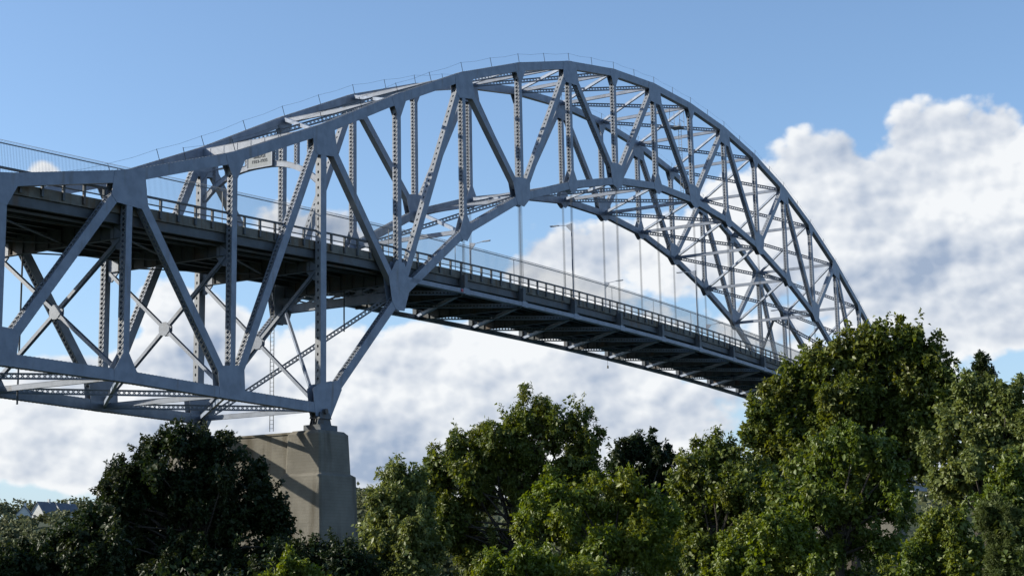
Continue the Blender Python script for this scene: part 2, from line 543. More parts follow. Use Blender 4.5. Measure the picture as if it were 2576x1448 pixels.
def lateral_plane(P, i, struts=True, x=True, off=0.0):
    def q(j, y): return V3(P(j)[0], y, P(j)[1] + off)
    if struts: solid_strut('lateral_strut', q(i, YA), q(i, YB), .44, .28)
    if x:
        lattice_beam('lateral_diagonal', q(i, YB-.3) + V3(.35, 0, -.02), q(i+1, YA+.3) + V3(-.35, 0, -.02))
        solid_strut('lateral_diagonal', q(i+1, YB-.3) + V3(-.35, 0, .06), q(i, YA+.3) + V3(.35, 0, .06), .36, .26)
for i in range(0, 15): lateral_plane(T, i, True, i < 14, -.05)
for i in range(I0, 0): lateral_plane(B, i, True, True)
for i in range(14, I1): lateral_plane(B, i, True, True)
for i in (2, 3, 4, 5, 6, 7, 8, 9, 10, 11): lateral_plane(B, i, True, i < 11)
lateral_plane(B, 0, True, True); lateral_plane(B, 13, False, True)
solid_strut('lateral_strut', V3(12*L, YA, zb(12)), V3(12*L, YB, zb(12)))
# K-shaped portal bracing where the arch comes down to the road
for a, b in ((11, 12),):
    mid = V3(a*L, (YA+YB)/2, zb(a))
    for y in (YA, YB):
        e = V3((a+.82)*L, y, zb(a)*.18 + zb(b)*.82)
        lattice_beam('portal_brace', mid, e, .5, .3)
        k = mid*.42 + e*.58
        h = V3(a*L + .1, y, zb(a))
        solid_strut('portal_brace', k, V3((a+.25)*L, y, zb(a)*.75 + zb(b)*.25), .35, .25)

# sway frames below the deck
def sway(i):
    x = i*L
    zt_, zb_ = rail(i) - 4.0, zb(i) + .55
    A0, A1, C0, C1 = V3(x, YA+.2, zt_), V3(x, YB-.2, zb_), V3(x, YB-.2, zt_), V3(x, YA+.2, zb_)
    for p, q, dxo in ((A0, A1, .0), (C0, C1, .0)):
        mid = (p+q)/2; d = unit(q-p); n = unit(np.cross(d, V3(1, 0, 0)))
        m = MB()
        for s0, s1 in ((p, mid - d*.5), (mid + d*.5, q)):
            for e in (-1, 1):
                m.beam(s0 + V3(e*.17, 0, 0), s1 + V3(e*.17, 0, 0), V3(.015, 0, 0), n*.15)
            m.beam(s0, s1, V3(.16, 0, 0), n*.015)
        m.build('sway_brace', 'steel', bridge)
    c = (A0 + A1) / 2
    for e in (-1, 1):
        pl = [c + V3(e*.2, math.cos(t)*.66, math.sin(t)*.66) for t in (.35, 1.22, 1.92, 2.79, 3.49, 4.36, 5.06, 5.93)]
        MB().prism(pl, (e*.03, 0, 0)).build('sway_centre_plate', 'steel', bridge)
    for y, sg in ((YA, 1), (YB, -1)):
        MB().prism([(x-.08, y, zt_+1.2), (x-.08, y, zt_-.9), (x-.08, y+sg*.5, zt_-.9), (x-.08, y+sg*1.3, zt_-.1), (x-.08, y+sg*1.3, zt_+1.2)], (.16, 0, 0)).build('knee_plate', 'steel', bridge)
for i in list(range(I0, 1)) + [14, 15, 16]: sway(i)

# ---- floor system
def strip(name, mat, ys, zoff, i0=I0, i1=I1, parent=None, n=4):
    """long prism following the road profile: rectangle ys x zoff"""
    m = MB(); k = 0
    xs = [i0 + j/n for j in range((i1-i0)*n + 1)]
    for x in xs:
        for y, z in ((ys[0], zoff[0]), (ys[1], zoff[0]), (ys[1], zoff[1]), (ys[0], zoff[1])):
            m.v.append((x*L, y, rail(x) + z))
    for j in range(len(xs)-1):
        q = j*4
        for e in range(4): m.f.append((q+e, q+(e+1) % 4, q+4+(e+1) % 4, q+4+e))
    m.f += [(3, 2, 1, 0), tuple(len(m.v)-4+e for e in range(4))]
    return m.build(name, mat, parent if parent is not None else bridge)
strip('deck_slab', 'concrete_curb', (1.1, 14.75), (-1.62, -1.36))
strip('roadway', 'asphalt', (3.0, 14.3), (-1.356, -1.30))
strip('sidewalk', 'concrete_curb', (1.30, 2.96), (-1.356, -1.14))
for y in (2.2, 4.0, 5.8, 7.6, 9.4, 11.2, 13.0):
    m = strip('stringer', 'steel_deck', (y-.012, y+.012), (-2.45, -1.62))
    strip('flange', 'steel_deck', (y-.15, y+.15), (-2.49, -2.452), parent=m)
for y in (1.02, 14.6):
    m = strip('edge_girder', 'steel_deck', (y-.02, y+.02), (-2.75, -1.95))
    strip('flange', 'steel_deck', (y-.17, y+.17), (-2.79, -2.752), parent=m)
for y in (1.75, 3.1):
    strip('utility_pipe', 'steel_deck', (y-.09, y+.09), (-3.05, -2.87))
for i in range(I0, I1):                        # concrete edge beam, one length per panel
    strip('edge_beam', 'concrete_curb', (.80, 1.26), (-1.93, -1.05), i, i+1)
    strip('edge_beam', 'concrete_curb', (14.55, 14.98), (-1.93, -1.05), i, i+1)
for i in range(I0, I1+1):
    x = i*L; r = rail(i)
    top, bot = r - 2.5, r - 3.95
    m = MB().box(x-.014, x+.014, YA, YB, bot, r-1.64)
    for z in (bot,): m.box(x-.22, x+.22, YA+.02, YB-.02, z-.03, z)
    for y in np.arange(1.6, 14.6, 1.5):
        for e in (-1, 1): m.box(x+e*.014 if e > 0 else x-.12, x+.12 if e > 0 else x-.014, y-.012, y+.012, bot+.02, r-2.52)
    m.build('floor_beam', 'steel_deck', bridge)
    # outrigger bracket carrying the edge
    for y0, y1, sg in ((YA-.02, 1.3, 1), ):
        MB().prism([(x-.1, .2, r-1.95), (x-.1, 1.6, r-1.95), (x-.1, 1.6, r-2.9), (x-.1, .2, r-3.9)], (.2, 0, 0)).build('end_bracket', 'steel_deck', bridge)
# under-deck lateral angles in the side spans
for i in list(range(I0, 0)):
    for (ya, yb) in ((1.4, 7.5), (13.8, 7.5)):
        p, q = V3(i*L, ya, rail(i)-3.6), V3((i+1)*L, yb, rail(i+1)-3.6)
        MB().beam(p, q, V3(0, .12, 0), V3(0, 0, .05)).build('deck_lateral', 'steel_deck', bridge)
# the tie between the arch feet, with hangers
for y0 in (YN, YF):
    for i in range(1, 13):
        p, q = V3(i*L, y0 + DEP*.5, tie(i)), V3((i+1)*L, y0 + DEP*.5, tie(i+1))
        a = unit(q-p); s = np.cross(a, NY)
        m = MB()
        for e in (-1, 1):
            m.beam(p + NY*e*(DEP*.5-.015), q + NY*e*(DEP*.5-.015), s*.24, NY*.015)
            m.beam(p + s*e*.232 , q + s*e*.232, NY*(DEP*.5-.04), s*.01)
        m.build('tie_beam', 'steel', bridge)
    for i in range(1, 14):
        MB().prism([(i*L-.75, y0-.026, tie(i)-.32), (i*L+.75, y0-.026, tie(i)-.32), (i*L+.6, y0-.026, tie(i)+.35), (i*L-.6, y0-.026, tie(i)+.35)], (0, .024, 0)).build('tie_plate', 'steel', bridge)
    for i in range(2, 13):
        h = MB()
        for ex in (-.17, .17):
            for ey in (-.06, .06):
                h.tube([(i*L+ex, y0+DEP*.5+ey, zb(i)-.9), (i*L+ex, y0+DEP*.5+ey, rail(i)-1.7)], .021, 6)
        h.build('hanger', 'cable', bridge)
        MB().box(i*L-.32, i*L+.32, y0+.05, y0+DEP-.05, tie(i)+.2, rail(i)-1.6).build('hanger_socket', 'steel_deck', bridge)
def TI(i): return np.array([i*L, tie(i)])
for i in range(1, 13):
    def q(j, y): return V3(j*L, y, tie(j)-.1)
    lattice_beam('deck_wind_brace', q(i, YB-.2) + V3(.4, 0, 0), q(i+1, YA+.2) - V3(.4, 0, 0), .45, .3)
    solid_strut('deck_wind_brace', q(i+1, YB-.2) + V3(-.4, 0, .08), q(i, YA+.2) + V3(.4, 0, .08), .32, .4)
# cross frame at the arch feet (below the deck)
for i in (1, 13):
    z0, z1 = zb(i), rail(i) - 4.05
    solid_strut('lateral_strut', V3(i*L, YA, z0), V3(i*L, YB, z0), .85, .6)
    ys = np.linspace(YA+.3, YB-.3, 6)
    for a, b in zip(ys[:-1], ys[1:]):
        for za, zb_ in ((z0+.45, z1), (z1, z0+.45)):
            p, q = V3(i*L, a, za), V3(i*L, b, zb_)
            MB().beam(p, q, V3(.09, 0, 0), unit(np.cross(q-p, V3(1, 0, 0)))*.09).build('cross_frame_bar', 'steel', bridge)
        m_ = V3(i*L-.11, (a+b)/2, (z0+.45+z1)/2)
        MB().box(m_[0]-.012, m_[0]+.012, m_[1]-.35, m_[1]+.35, m_[2]-.28, m_[2]+.28).build('cross_frame_plate', 'steel', bridge)

# ---- portal over the road at the pier: top beam, curved brace and short posts
for px in (0.0, 14*L):
    ztop = 27.61
    m = MB()
    for e in (-1, 1): m.box(px-.2, px+.2, YA, YB, ztop-.62 + (e+1)*.42, ztop-.59 + (e+1)*.42)
    for e in (-1, 1): m.box(px+e*.17-.012, px+e*.17+.012, YA, YB, ztop-.58, ztop+.22)
    for y in np.arange(2.0, 14.6, 1.75): m.box(px-.21, px-.185, y-.03, y+.03, ztop-.58, ztop+.22)
    m.build('portal_beam', 'steel', bridge)
    ns = 22
    prof = []
    for k in range(ns+1):
        y = YA + (YB-YA)*k/ns
        t = (y - (YA+YB)/2) / ((YB-YA)/2)
        zc = 25.05 - 2.6*abs(t)**2.6
        prof.append((y, zc))
    m = MB()
    for (ya, za), (yb, zb_) in zip(prof[:-1], prof[1:]):
        a, b = V3(px, ya, za), V3(px, yb, zb_); n = unit(np.cross(b-a, V3(1, 0, 0)))
        for e in (-1, 1):
            m.beam(a + n*e*.27, b + n*e*.27, V3(.22, 0, 0), n*.02)
            m.beam(a + V3(e*.16, 0, 0), b + V3(e*.16, 0, 0), V3(.012, 0, 0), n*.25)
    m.build('portal_arch', 'steel', bridge)
    for y in (1.7, 3.3, 5.95, 9.5, 12.1, 13.7):
        t = (y - (YA+YB)/2) / ((YB-YA)/2)
        z0, z1 = 25.05 - 2.6*abs(t)**2.6 + .28, ztop - .62
        m = MB()
        for e in (-1, 1): m.box(px-.2, px+.2, y+e*.2-.012, y+e*.2+.012, z0, z1)
        o = m.build('portal_post', 'steel', bridge)
        l = MB()
        for e in (-1, 1): lace(l, V3(px+e*.2, y, z0), V3(px+e*.2, y, z1), NY, .4, V3(e, 0, 0), .06, .34)
        l.build('lacing', 'steel_lace', o)

# ---- handline posts and wire along the top chords
for y0 in (YN, YF):
    tops = []
    for k in range(-2*2+1, 14*2+4):
        i = k/2
        f = math.floor(i); w = i - f
        c = T(f)*(1-w) + T(f+1)*w
        d = unit(T(f+1) - T(f)); n = np.array([-d[1], d[0]])
        if n[1] < 0: n = -n
        c = c + d*.6
        p = V3(c[0], y0 + DEP*.5, c[1]) + V3(n[0], 0, n[1])*.5
        q = p + V3(n[0], 0, n[1])*1.15
        MB().tube([p, q], .034, 5).build('handline_post', 'cable', bridge)
        tops.append(q - V3(n[0], 0, n[1])*.06)
    w = MB()
    for a, b in zip(tops[:-1], tops[1:]):
        mid = (a+b)/2 - V3(0, 0, .12)
        w.tube([a, mid, b], .011, 4, False)
    w.build('handline_wire', 'cable', bridge)

# maintenance platform hung below the upper chord
px, pz = 6.88*L, zt(7) - 3.6
m = MB().box(px-.9, px+.9, .9, 2.6, pz, pz+.12)
for (a, b) in ((-.85, .95), (.85, .95), (-.85, 2.55), (.85, 2.55)): m.box(px+a-.03, px+a+.03, b-.03, b+.03, pz+.1, pz+2.9)
for b in (.95, 2.55): m.box(px-.9, px+.9, b-.02, b+.02, pz+1.0, pz+1.06)
m.build('maintenance_platform', 'steel_lace', bridge)
m = MB()
for b in (1.5, 1.95): m.box(px+.9, px+.95, b-.03, b+.03, zb(7)+.5, pz+1.2)
for z in np.arange(zb(7)+.8, pz+1.1, .4): m.box(px+.9, px+.95, 1.5, 1.95, z-.02, z+.02)
m.build('maintenance_ladder', 'steel_lace', bridge)
# bearings
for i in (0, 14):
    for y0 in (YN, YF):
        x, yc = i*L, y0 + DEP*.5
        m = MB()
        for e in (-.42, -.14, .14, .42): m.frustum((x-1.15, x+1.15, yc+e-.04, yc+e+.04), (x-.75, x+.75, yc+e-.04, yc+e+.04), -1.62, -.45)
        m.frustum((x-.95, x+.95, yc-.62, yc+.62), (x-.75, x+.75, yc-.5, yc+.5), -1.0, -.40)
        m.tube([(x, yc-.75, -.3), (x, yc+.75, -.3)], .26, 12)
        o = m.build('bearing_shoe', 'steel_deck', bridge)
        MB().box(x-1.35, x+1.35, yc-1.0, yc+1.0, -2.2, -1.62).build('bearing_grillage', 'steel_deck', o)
# small red marker on the tie
MB().box(1.92*L-.16, 1.92*L+.16, -.10, -.03, tie(1.92)-.16, tie(1.92)+.16).build('marker_plate', 'red_paint', bridge)
# navigation lamp pendant below the far tie
m = MB().tube([(7*L, YF+.3, tie(7)-.25), (7*L, YF+.3, tie(7)-1.1)], .03, 5).tube([(7*L, YF+.3, tie(7)-1.1), (7*L, YF+.3, tie(7)-1.5)], [.12, .16], 8)
m.build('pendant_lamp', 'cable', bridge)
# drain pipes under the side span
for (x, y, z0, z1) in ((-26.8, 12.2, -1.0, 12.6), (12.6, 6.6, 9.6, 14.0)):
    MB().tube([(x, y, z0), (x, y, z1)], .08, 8).build('drain_pipe', 'steel_deck', bridge)

# ------------------------------------------------------------------ railing, fence, lamps, sign, ladder
railing = thing('bridge_railing', 'dark grey steel railing with square posts along near edge of bridge deck', 'railing')
pm = MB().box(-.11, .11, -.09, .09, -1.75, -.05).mesh('post', 'steel_deck')
for k in range(I0*6, I1*6+1):
    i = k/6
    if abs(i - round(i)) < .01 and False: continue
    link('post', pm, railing, (i*L, .70, rail(i)))
for i in range(I0, I1):
    strip('top_rail', 'steel_deck', (.58, .80), (-.16, .0), i, i+1, railing, 2)
    strip('lower_rail', 'steel_deck', (.72, .80), (-.74, -.66), i, i+1, railing, 2)

fence = thing('safety_fence', 'tall thin picket safety fence with curved tops behind the bridge railing', 'fence')
FY = 1.45
def picket(m, x, y, z):
    m.tube([(x, y, z-.55), (x, y, z+2.12), (x, y+.10, z+2.32), (x, y+.30, z+2.42)], .013, 4, False)
pk = MB(); picket(pk, 0, 0, 0); pk = pk.mesh('picket', 'picket')
SP = .150
x = -45.0; n = 0
rest = MB()
xs = []
xx = I0*L
while xx < I1*L: xs.append(xx); xx += SP
near_x = [q for q in xs if -44.5 <= q][:300]
keep = set(near_x)
for q in xs:
    if q in keep: link('picket', pk, fence, (q, FY, rail(q/L)))
    else: picket(rest, q, FY, rail(q/L))
o = rest.build('picket_run', 'picket', fence); o['kind'] = 'stuff'
for za in (2.02, -.52):
    strip('fence_rail', 'picket', (FY-.035, FY+.035), (za, za+.08), I0, I1, fence, 4)
for i in range(I0, I1+1):
    MB().box(i*L-.025, i*L+.025, FY-.03, FY+.03, rail(i)-1.1, rail(i)+2.05).build('fence_post', 'picket', fence)

def lamp(x, y, zbase, ztop, sgn, label, pole=True):
    """arm reaches over the road: sgn = direction in Y"""
    t = thing('street_lamp', label, 'street lamp', (x, y, zbase), 'street lamps along the bridge deck')
    h = ztop - zbase
    MB().tube([(0, 0, 0), (0, 0, h*.5), (0, 0, h)], [.13, .105, .085], 8).build('pole', 'steel', t)
    MB().box(-.2, .2, -.2, .2, -.02, .35).build('pole_base', 'steel_deck', t)
    m = MB().prism([(-.05, -sgn*.1, h+.1), (-.05, sgn*.75, h-.05), (-.05, sgn*.75, h-.3), (-.05, sgn*.12, h-.95), (-.05, -sgn*.1, h-.95)], (.1, 0, 0))
    m.tube([(0, sgn*.6, h-.15), (0, sgn*1.6, h-.02), (0, sgn*2.2, h+.02)], .045, 6)
    m.build('arm', 'steel', t)
    m = MB().beam((0, sgn*1.9, h+.02), (0, sgn*3.1, h+.05), (.14, 0, 0), (0, 0, .055))
    hd = m.build('lamp_head', 'steel', t)
    MB().box(-.1, .1, min(sgn*2.3, sgn*3.0), max(sgn*2.3, sgn*3.0), h-.06, h-.022).build('lens', 'lamp_lens', hd)
lamp(4*L+.12, .45, rail(4)-1.5, 28.1, 1, 'tall grey street lamp at the railing, first beyond the concrete pier, under the arch')
lamp(7*L+.12, .45, rail(7)-1.5, 28.4, 1, 'tall grey street lamp at the railing, below the crown of the arch')
lamp(10*L+.12, .45, rail(10)-1.5, 28.1, 1, 'tall grey street lamp at the railing, next to the biggest broad tree')
lamp(4*L-.3, 15.4, rail(4)-1.5, 27.3, -1, 'street lamp behind the safety fence, just past the pointed arch joint')
lamp(7*L-.3, 15.4, rail(7)-1.5, 28.2, -1, 'street lamp behind the fence in the middle of the arch span')
lamp(10*L-.3, 15.4, rail(10)-1.5, 26.8, -1, 'street lamp behind the fence, head just above its top edge, near the biggest tree')
lamp(-.75, 14.9, rail(0)-1.3, 25.2, -1, 'street lamp by the portal post, beside the bridge sign')

sign = thing('bridge_sign', 'framed pale sign reading BRIDGE 1933-1935 on the portal above the road', 'sign', (-.30, 7.72, 25.30))
MB().box(-.05, .05, -1.5, 1.5, -.45, 1.6).build('panel', 'sign_face', sign)
fr = MB()
for (a, b, c, d) in ((-1.62, 1.62, -.57, -.45), (-1.62, 1.62, 1.6, 1.72), (-1.62, -1.5, -.45, 1.6), (1.5, 1.62, -.45, 1.6)): fr.box(-.09, .06, a, b, c, d)
fr.build('frame', 'steel', sign)
def letters(txt, size, z):
    cu = bpy.data.curves.new('lettering', 'FONT'); cu.body = txt; cu.size = size; cu.align_x = 'CENTER'; cu.extrude = .015
    tmp = bpy.data.objects.new('tmp', cu); COL.objects.link(tmp)
    dg = bpy.context.evaluated_depsgraph_get()
    me = bpy.data.meshes.new_from_object(tmp.evaluated_get(dg))
    bpy.data.objects.remove(tmp)
    me.materials.clear(); me.materials.append(MAT['sign_letter'])
    o = link('lettering', me, sign, (-.068, 0, z))
    o.rotation_euler = (R(90), 0, R(-90))
letters('1933-1935', .46, -.02)
letters('BRIDGE', .44, .47)

lad = thing('hanging_ladder', 'thin steel ladder hanging below the deck beside the concrete pier wall', 'ladder', (1.0, 7.0, -1.7))
for y in (-.22, .22): MB().box(-.025, .025, y-.025, y+.025, 0, 15.2).build('side_rail', 'cable', lad)
rm = MB().box(-.018, .018, -.22, .22, -.018, .018).mesh('rung', 'cable')
for k in range(36): link('rung', rm, lad, (0, 0, .3 + k*.41))

# ------------------------------------------------------------------ piers
def pier(x0, label):
    t = thing('bridge_pier', label, 'bridge pier', (x0, 0, -30), 'piers of the bridge')
    Z = 30.0
    for yc, sg in ((DEP*.5, 1), (YF + DEP*.5, -1)):
        yo, yi = yc - sg*1.65, yc + sg*2.15          # outer and inner face
        def rect(hx, eo, ei):
            a, b = yo - sg*eo, yi + sg*ei
            return (-hx, hx, min(a, b), max(a, b))
        def oct_prism(r0, r1, z0, z1, c):
            m = MB(); n = 0
            for r, z in ((r0, z0), (r1, z1)):
                xa, xb, ya, yb = r
                m.v += [(xa+c, ya, z), (xb-c, ya, z), (xb, ya+c, z), (xb, yb-c, z), (xb-c, yb, z), (xa+c, yb, z), (xa, yb-c, z), (xa, ya+c, z)]
            m.f += [tuple(range(8))[::-1], tuple(range(8, 16))] + [(k, (k+1) % 8, 8+(k+1) % 8, 8+k) for k in range(8)]
            return m
        m = oct_prism(rect(2.5, .15, .15), rect(2.35, 0, 0), Z-6.25, Z-2.52, .14)
        m.build('upper_shaft', 'concrete_pier', t)
        oct_prism(rect(2.35, 0, 0), rect(2.05, -.3, -.3), Z-2.52, Z-2.2, .14).build('cap', 'concrete_pier', t)
        oct_prism(rect(2.9, .5, .5), rect(2.51, .16, .16), Z-6.50, Z-6.25, .16).build('ledge', 'concrete_pier', t)
        oct_prism(rect(3.6, 1.15, 1.15), rect(2.9, .5, .5), -2, Z-6.50, .16).build('lower_shaft', 'concrete_pier', t)
    MB().frustum((-2.0, 2.0, 1.2, 14.6), (-1.5, 1.5, 2.2, 13.6), -2, Z-2.42).build('web_wall', 'concrete_pier', t)
    MB().box(-1.6, 1.6, 2.56, 13.2, Z-2.42, Z-2.22).build('wall_coping', 'concrete_pier', t)
pier(0.0, 'stained board-marked concrete pier carrying the bridge above the dark tree')
pier(14*L, 'concrete pier at the far end of the arch, behind the biggest tree')

# ------------------------------------------------------------------ vegetation
RNG = np.random.default_rng(11)
def leaf_mesh(name, C, leaf, mat, twig_r, per, droop=.5, narrow=.42, up=.35):
    """C: twig centres (n,3) and outward normals; every leaf is a folded lance-shaped blade"""
    cen, out = C
    n = len(cen)*per
    base = np.repeat(cen, per, 0); o = np.repeat(out, per, 0)
    axis = unitrows(out + RNG.normal(0, .55, out.shape) + np.array([0, 0, up]))      # twig direction
    ax = np.repeat(axis, per, 0)
    s = RNG.uniform(-1, 1, (n, 1))
    pos = base + ax*s*twig_r + RNG.normal(0, twig_r*.42, (n, 3))
    d = unitrows(ax*.5 + o*.25 + RNG.normal(0, .75, (n, 3)) + np.array([0, 0, -droop]))
    nr = unitrows(o*.95 + RNG.normal(0, .42, (n, 3)) + np.array([0, 0, .40]))
    side = unitrows(np.cross(d, nr)); nr = np.cross(side, d)
    ln = leaf*RNG.uniform(.65, 1.25, (n, 1)); wd = ln*narrow*.62
    v = np.empty((n, 4, 3))
    v[:, 0] = pos; v[:, 2] = pos + d*ln - nr*ln*.10
    v[:, 1] = pos + d*ln*.45 + side*wd + nr*wd*.35
    v[:, 3] = pos + d*ln*.45 - side*wd + nr*wd*.35
    me = bpy.data.meshes.new(name)
    me.vertices.add(n*4); me.vertices.foreach_set('co', v.astype(np.float32).ravel())
    idx = (np.arange(n)[:, None]*4 + np.array([0, 1, 2, 0, 2, 3])).ravel().astype(np.int32)
    me.loops.add(n*6); me.loops.foreach_set('vertex_index', idx)
    me.polygons.add(n*2); me.polygons.foreach_set('loop_start', np.arange(0, n*6, 3, dtype=np.int32))
    me.materials.append(MAT[mat])
    me.update(calc_edges=True)
    return me
def unitrows(a): return a / (np.linalg.norm(a, axis=1, keepdims=True) + 1e-9)

def clump_points(blobs, dens, nsub):
    """added leaf fill that darkens the crown inside: loose clouds of twigs"""
    P, N = [], []
    for c, r in blobs:
        for q in range(nsub):
            d = unit(RNG.normal(0, 1, 3))
            sr = r*RNG.uniform(.3, .6)
            k = max(4, int(2.6*math.pi*sr*sr*dens))
            g = RNG.normal(0, .5, (k, 3))
            P.append(c + d*r*RNG.uniform(.1, .7) + g*sr); N.append(unitrows(g + d*.4))
    return np.concatenate(P), np.concatenate(N)

def crown_points(blobs, dens):
    """upright leafy plumes of uneven height growing outwards from each lobe of the crown"""
    P, N, S, SN = [], [], [], []
    for c, r in blobs:
        for q in range(int(6 + 7.2*r*r)):
            d = unit(RNG.normal(0, 1, 3)*np.array([1, 1, .85]) + np.array([0, 0, .12]))
            ax = unit(d*RNG.uniform(.25, .75) + np.array([0, 0, RNG.uniform(.6, 1.0)]) + RNG.normal(0, .2, 3))
            lp = RNG.uniform(.45, 1.2)*(.62 + .32*min(r, 1.7))
            root = c + d*r*RNG.uniform(.3, 1.0) - ax*lp*.5
            k = max(4, int(lp*lp*dens*3.4))
            t = RNG.uniform(0, 1, (k, 1))**.85
            w = (.16 + .84*(1-t))*np.minimum(1, t*3.5 + .35)
            g = RNG.normal(0, 1, (k, 3)); g -= (g @ ax)[:, None]*ax
            g = unitrows(g)
            rad = lp*.33*w*RNG.uniform(.1, 1, (k, 1))**.5
            p = root + ax*lp*t + g*rad
            p[:, 2] -= .3*rad[:, 0]
            P.append(p); N.append(unitrows(g*.8 + ax*.25 + d*.15))
        for q in range(int(2 + r*4)):
            e = unit(RNG.normal(0, 1, 3)*np.array([1, 1, .6]) + np.array([0, 0, .5]))
            b0 = c + e*r*.85; ln = RNG.uniform(.35, .9)*min(max(r, .5), .9)
            k = max(4, int(ln*12))
            tt = RNG.uniform(0, 1, (k, 1))
            S.append(b0 + (e*.5 + np.array([0, 0, .6]))*ln*tt + np.array([0, 0, -.35])*ln*tt*tt*RNG.uniform(-.5, 1.5) + RNG.normal(0, .03, (k, 3)))
            SN.append(np.repeat(e[None], k, 0))
    return (np.concatenate(P), np.concatenate(N)), (np.concatenate(S), np.concatenate(SN))

NLEAF = 0
DENS = 2.25
def tree(name, label, cat, d, blobs, mat, leaf=.20, dens=2.6, per=26, droop=.5, narrow=.42, twig=.34, base_x=None, group=None, spread=.55, core=True):
    """blobs in survey-print coordinates (x, y, radius) at horizontal distance d"""
    sc = d / 2575 / FPX
    B3 = []
    for k, b in enumerate(blobs):
        x, y, r = b[:3]
        dd = d + RNG.uniform(-1, 1)*r*sc*spread
        c0 = at(x, y, dd)
        if r < 75:
            B3.append((c0, r*sc)); continue
        n = int(3 + r/25.0)                          # a big lobe is a bunch of uneven smaller ones
        for q in range(n):
            e = unit(RNG.normal(0, 1, 3)*np.array([1, 1, .9]) + np.array([0, 0, .1]))
            rr = r*sc*RNG.uniform(.28, .52)
            B3.append((c0 + e*r*sc*RNG.uniform(.25, .98), rr))
    bx = np.mean([b[0] for b in B3], axis=0) if base_x is None else at(base_x, 1433, d)
    gz = float(ground_z(bx[0], bx[1]))
    base = V3(bx[0], bx[1], gz)
    t = thing(name, label, cat, tuple(base), group)
    B3 = [(c - base, r) for c, r in B3]
    top = max(c[2] for c, r in B3)
    body, tips = crown_points(B3, dens*DENS)
    me = leaf_mesh('crown', body, leaf*.86, mat, twig*.42, int(per*.66), droop, narrow)
    link('outer_sprays', leaf_mesh('outer_sprays', tips, leaf*.95, mat, twig*.28, 4, droop, narrow*.9), t)
    global NLEAF
    NLEAF += len(me.vertices)//4
    link('crown', me, t)
    if core:
        me = leaf_mesh('inner_shade_fill', clump_points([(c, r*.8) for c, r in B3], dens*.9, 5), leaf*1.15, mat, twig, 12, droop, .6)  # oversized leaves added inside to block light and darken the crown
        NLEAF += len(me.vertices)//4
        link('inner_shade_fill', me, t)
    m = MB()
    th = max(top*.55, 1.0)
    w = .028*top + .05
    lean = RNG.uniform(-.3, .3, 2)
    tp = [V3(0, 0, -.4), V3(lean[0]*.3, lean[1]*.3, th*.45), V3(lean[0], lean[1], th)]
    m.tube(tp, [w, w*.75, w*.55], 8)
    m.build('trunk', 'bark', t)
    m = MB()
    for c, r in B3:
        s0 = tp[1]*RNG.uniform(0, .6) + tp[2]*RNG.uniform(.4, 1.0)*.9
        s0 = np.array([s0[0], s0[1], min(s0[2], max(c[2]-.3, .5))])
        mid = (s0 + c)/2 + V3(0, 0, .15*r) + RNG.normal(0, .12*r, 3)
        m.tube([s0, mid, c], [w*.24, w*.17, w*.08], 5)
        for q in range(2):
            e = c + unit(RNG.normal(0, 1, 3) + np.array([0, 0, .5]))*r*.9
            m.tube([c*.7 + mid*.3, (c + e)/2 + RNG.normal(0, .08*r, 3), e], [w*.09, w*.06, w*.03], 4)
    m.build('limb', 'bark', t)
    return t

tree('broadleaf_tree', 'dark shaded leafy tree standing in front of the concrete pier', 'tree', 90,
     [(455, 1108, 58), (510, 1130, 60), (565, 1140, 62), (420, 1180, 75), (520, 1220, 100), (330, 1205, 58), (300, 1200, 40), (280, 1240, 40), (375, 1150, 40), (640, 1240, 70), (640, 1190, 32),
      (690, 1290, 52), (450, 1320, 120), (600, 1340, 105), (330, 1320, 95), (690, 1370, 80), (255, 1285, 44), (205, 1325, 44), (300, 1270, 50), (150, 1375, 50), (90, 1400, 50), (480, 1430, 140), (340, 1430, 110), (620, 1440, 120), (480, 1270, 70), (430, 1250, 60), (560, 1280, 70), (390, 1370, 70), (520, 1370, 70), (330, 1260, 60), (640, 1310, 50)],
     'leaf_dark_shade', .25, 1.25, 26, .5, base_x=500)
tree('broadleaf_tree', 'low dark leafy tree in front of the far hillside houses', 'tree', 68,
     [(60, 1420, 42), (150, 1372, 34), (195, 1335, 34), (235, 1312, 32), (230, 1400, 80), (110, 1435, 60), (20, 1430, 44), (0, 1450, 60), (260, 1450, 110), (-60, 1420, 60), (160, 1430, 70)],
     'leaf_dark_shade', .22, 2.2, 24, base_x=150)
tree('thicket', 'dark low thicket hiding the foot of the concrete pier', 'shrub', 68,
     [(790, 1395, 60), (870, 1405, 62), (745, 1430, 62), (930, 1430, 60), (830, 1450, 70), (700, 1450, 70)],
     'leaf_dark_shade', .18, 2.8, 24, base_x=820)
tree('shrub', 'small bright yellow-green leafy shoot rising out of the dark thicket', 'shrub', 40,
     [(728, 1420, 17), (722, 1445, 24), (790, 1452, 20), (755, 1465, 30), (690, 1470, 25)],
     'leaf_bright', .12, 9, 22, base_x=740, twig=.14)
tree('broadleaf_tree', 'pale olive feathery tree beside the concrete pier', 'tree', 70,
     [(990, 1200, 38), (962, 1255, 36), (1035, 1205, 32), (1000, 1270, 62), (970, 1320, 42), (1030, 1350, 80), (965, 1390, 42), (1040, 1430, 80), (975, 1440, 55), (950, 1300, 30), (935, 1350, 34), (930, 1400, 40), (1060, 1290, 50), (1070, 1370, 60)],
     'leaf_pale', .21, 2.6, 28, .8, .32, base_x=1010)
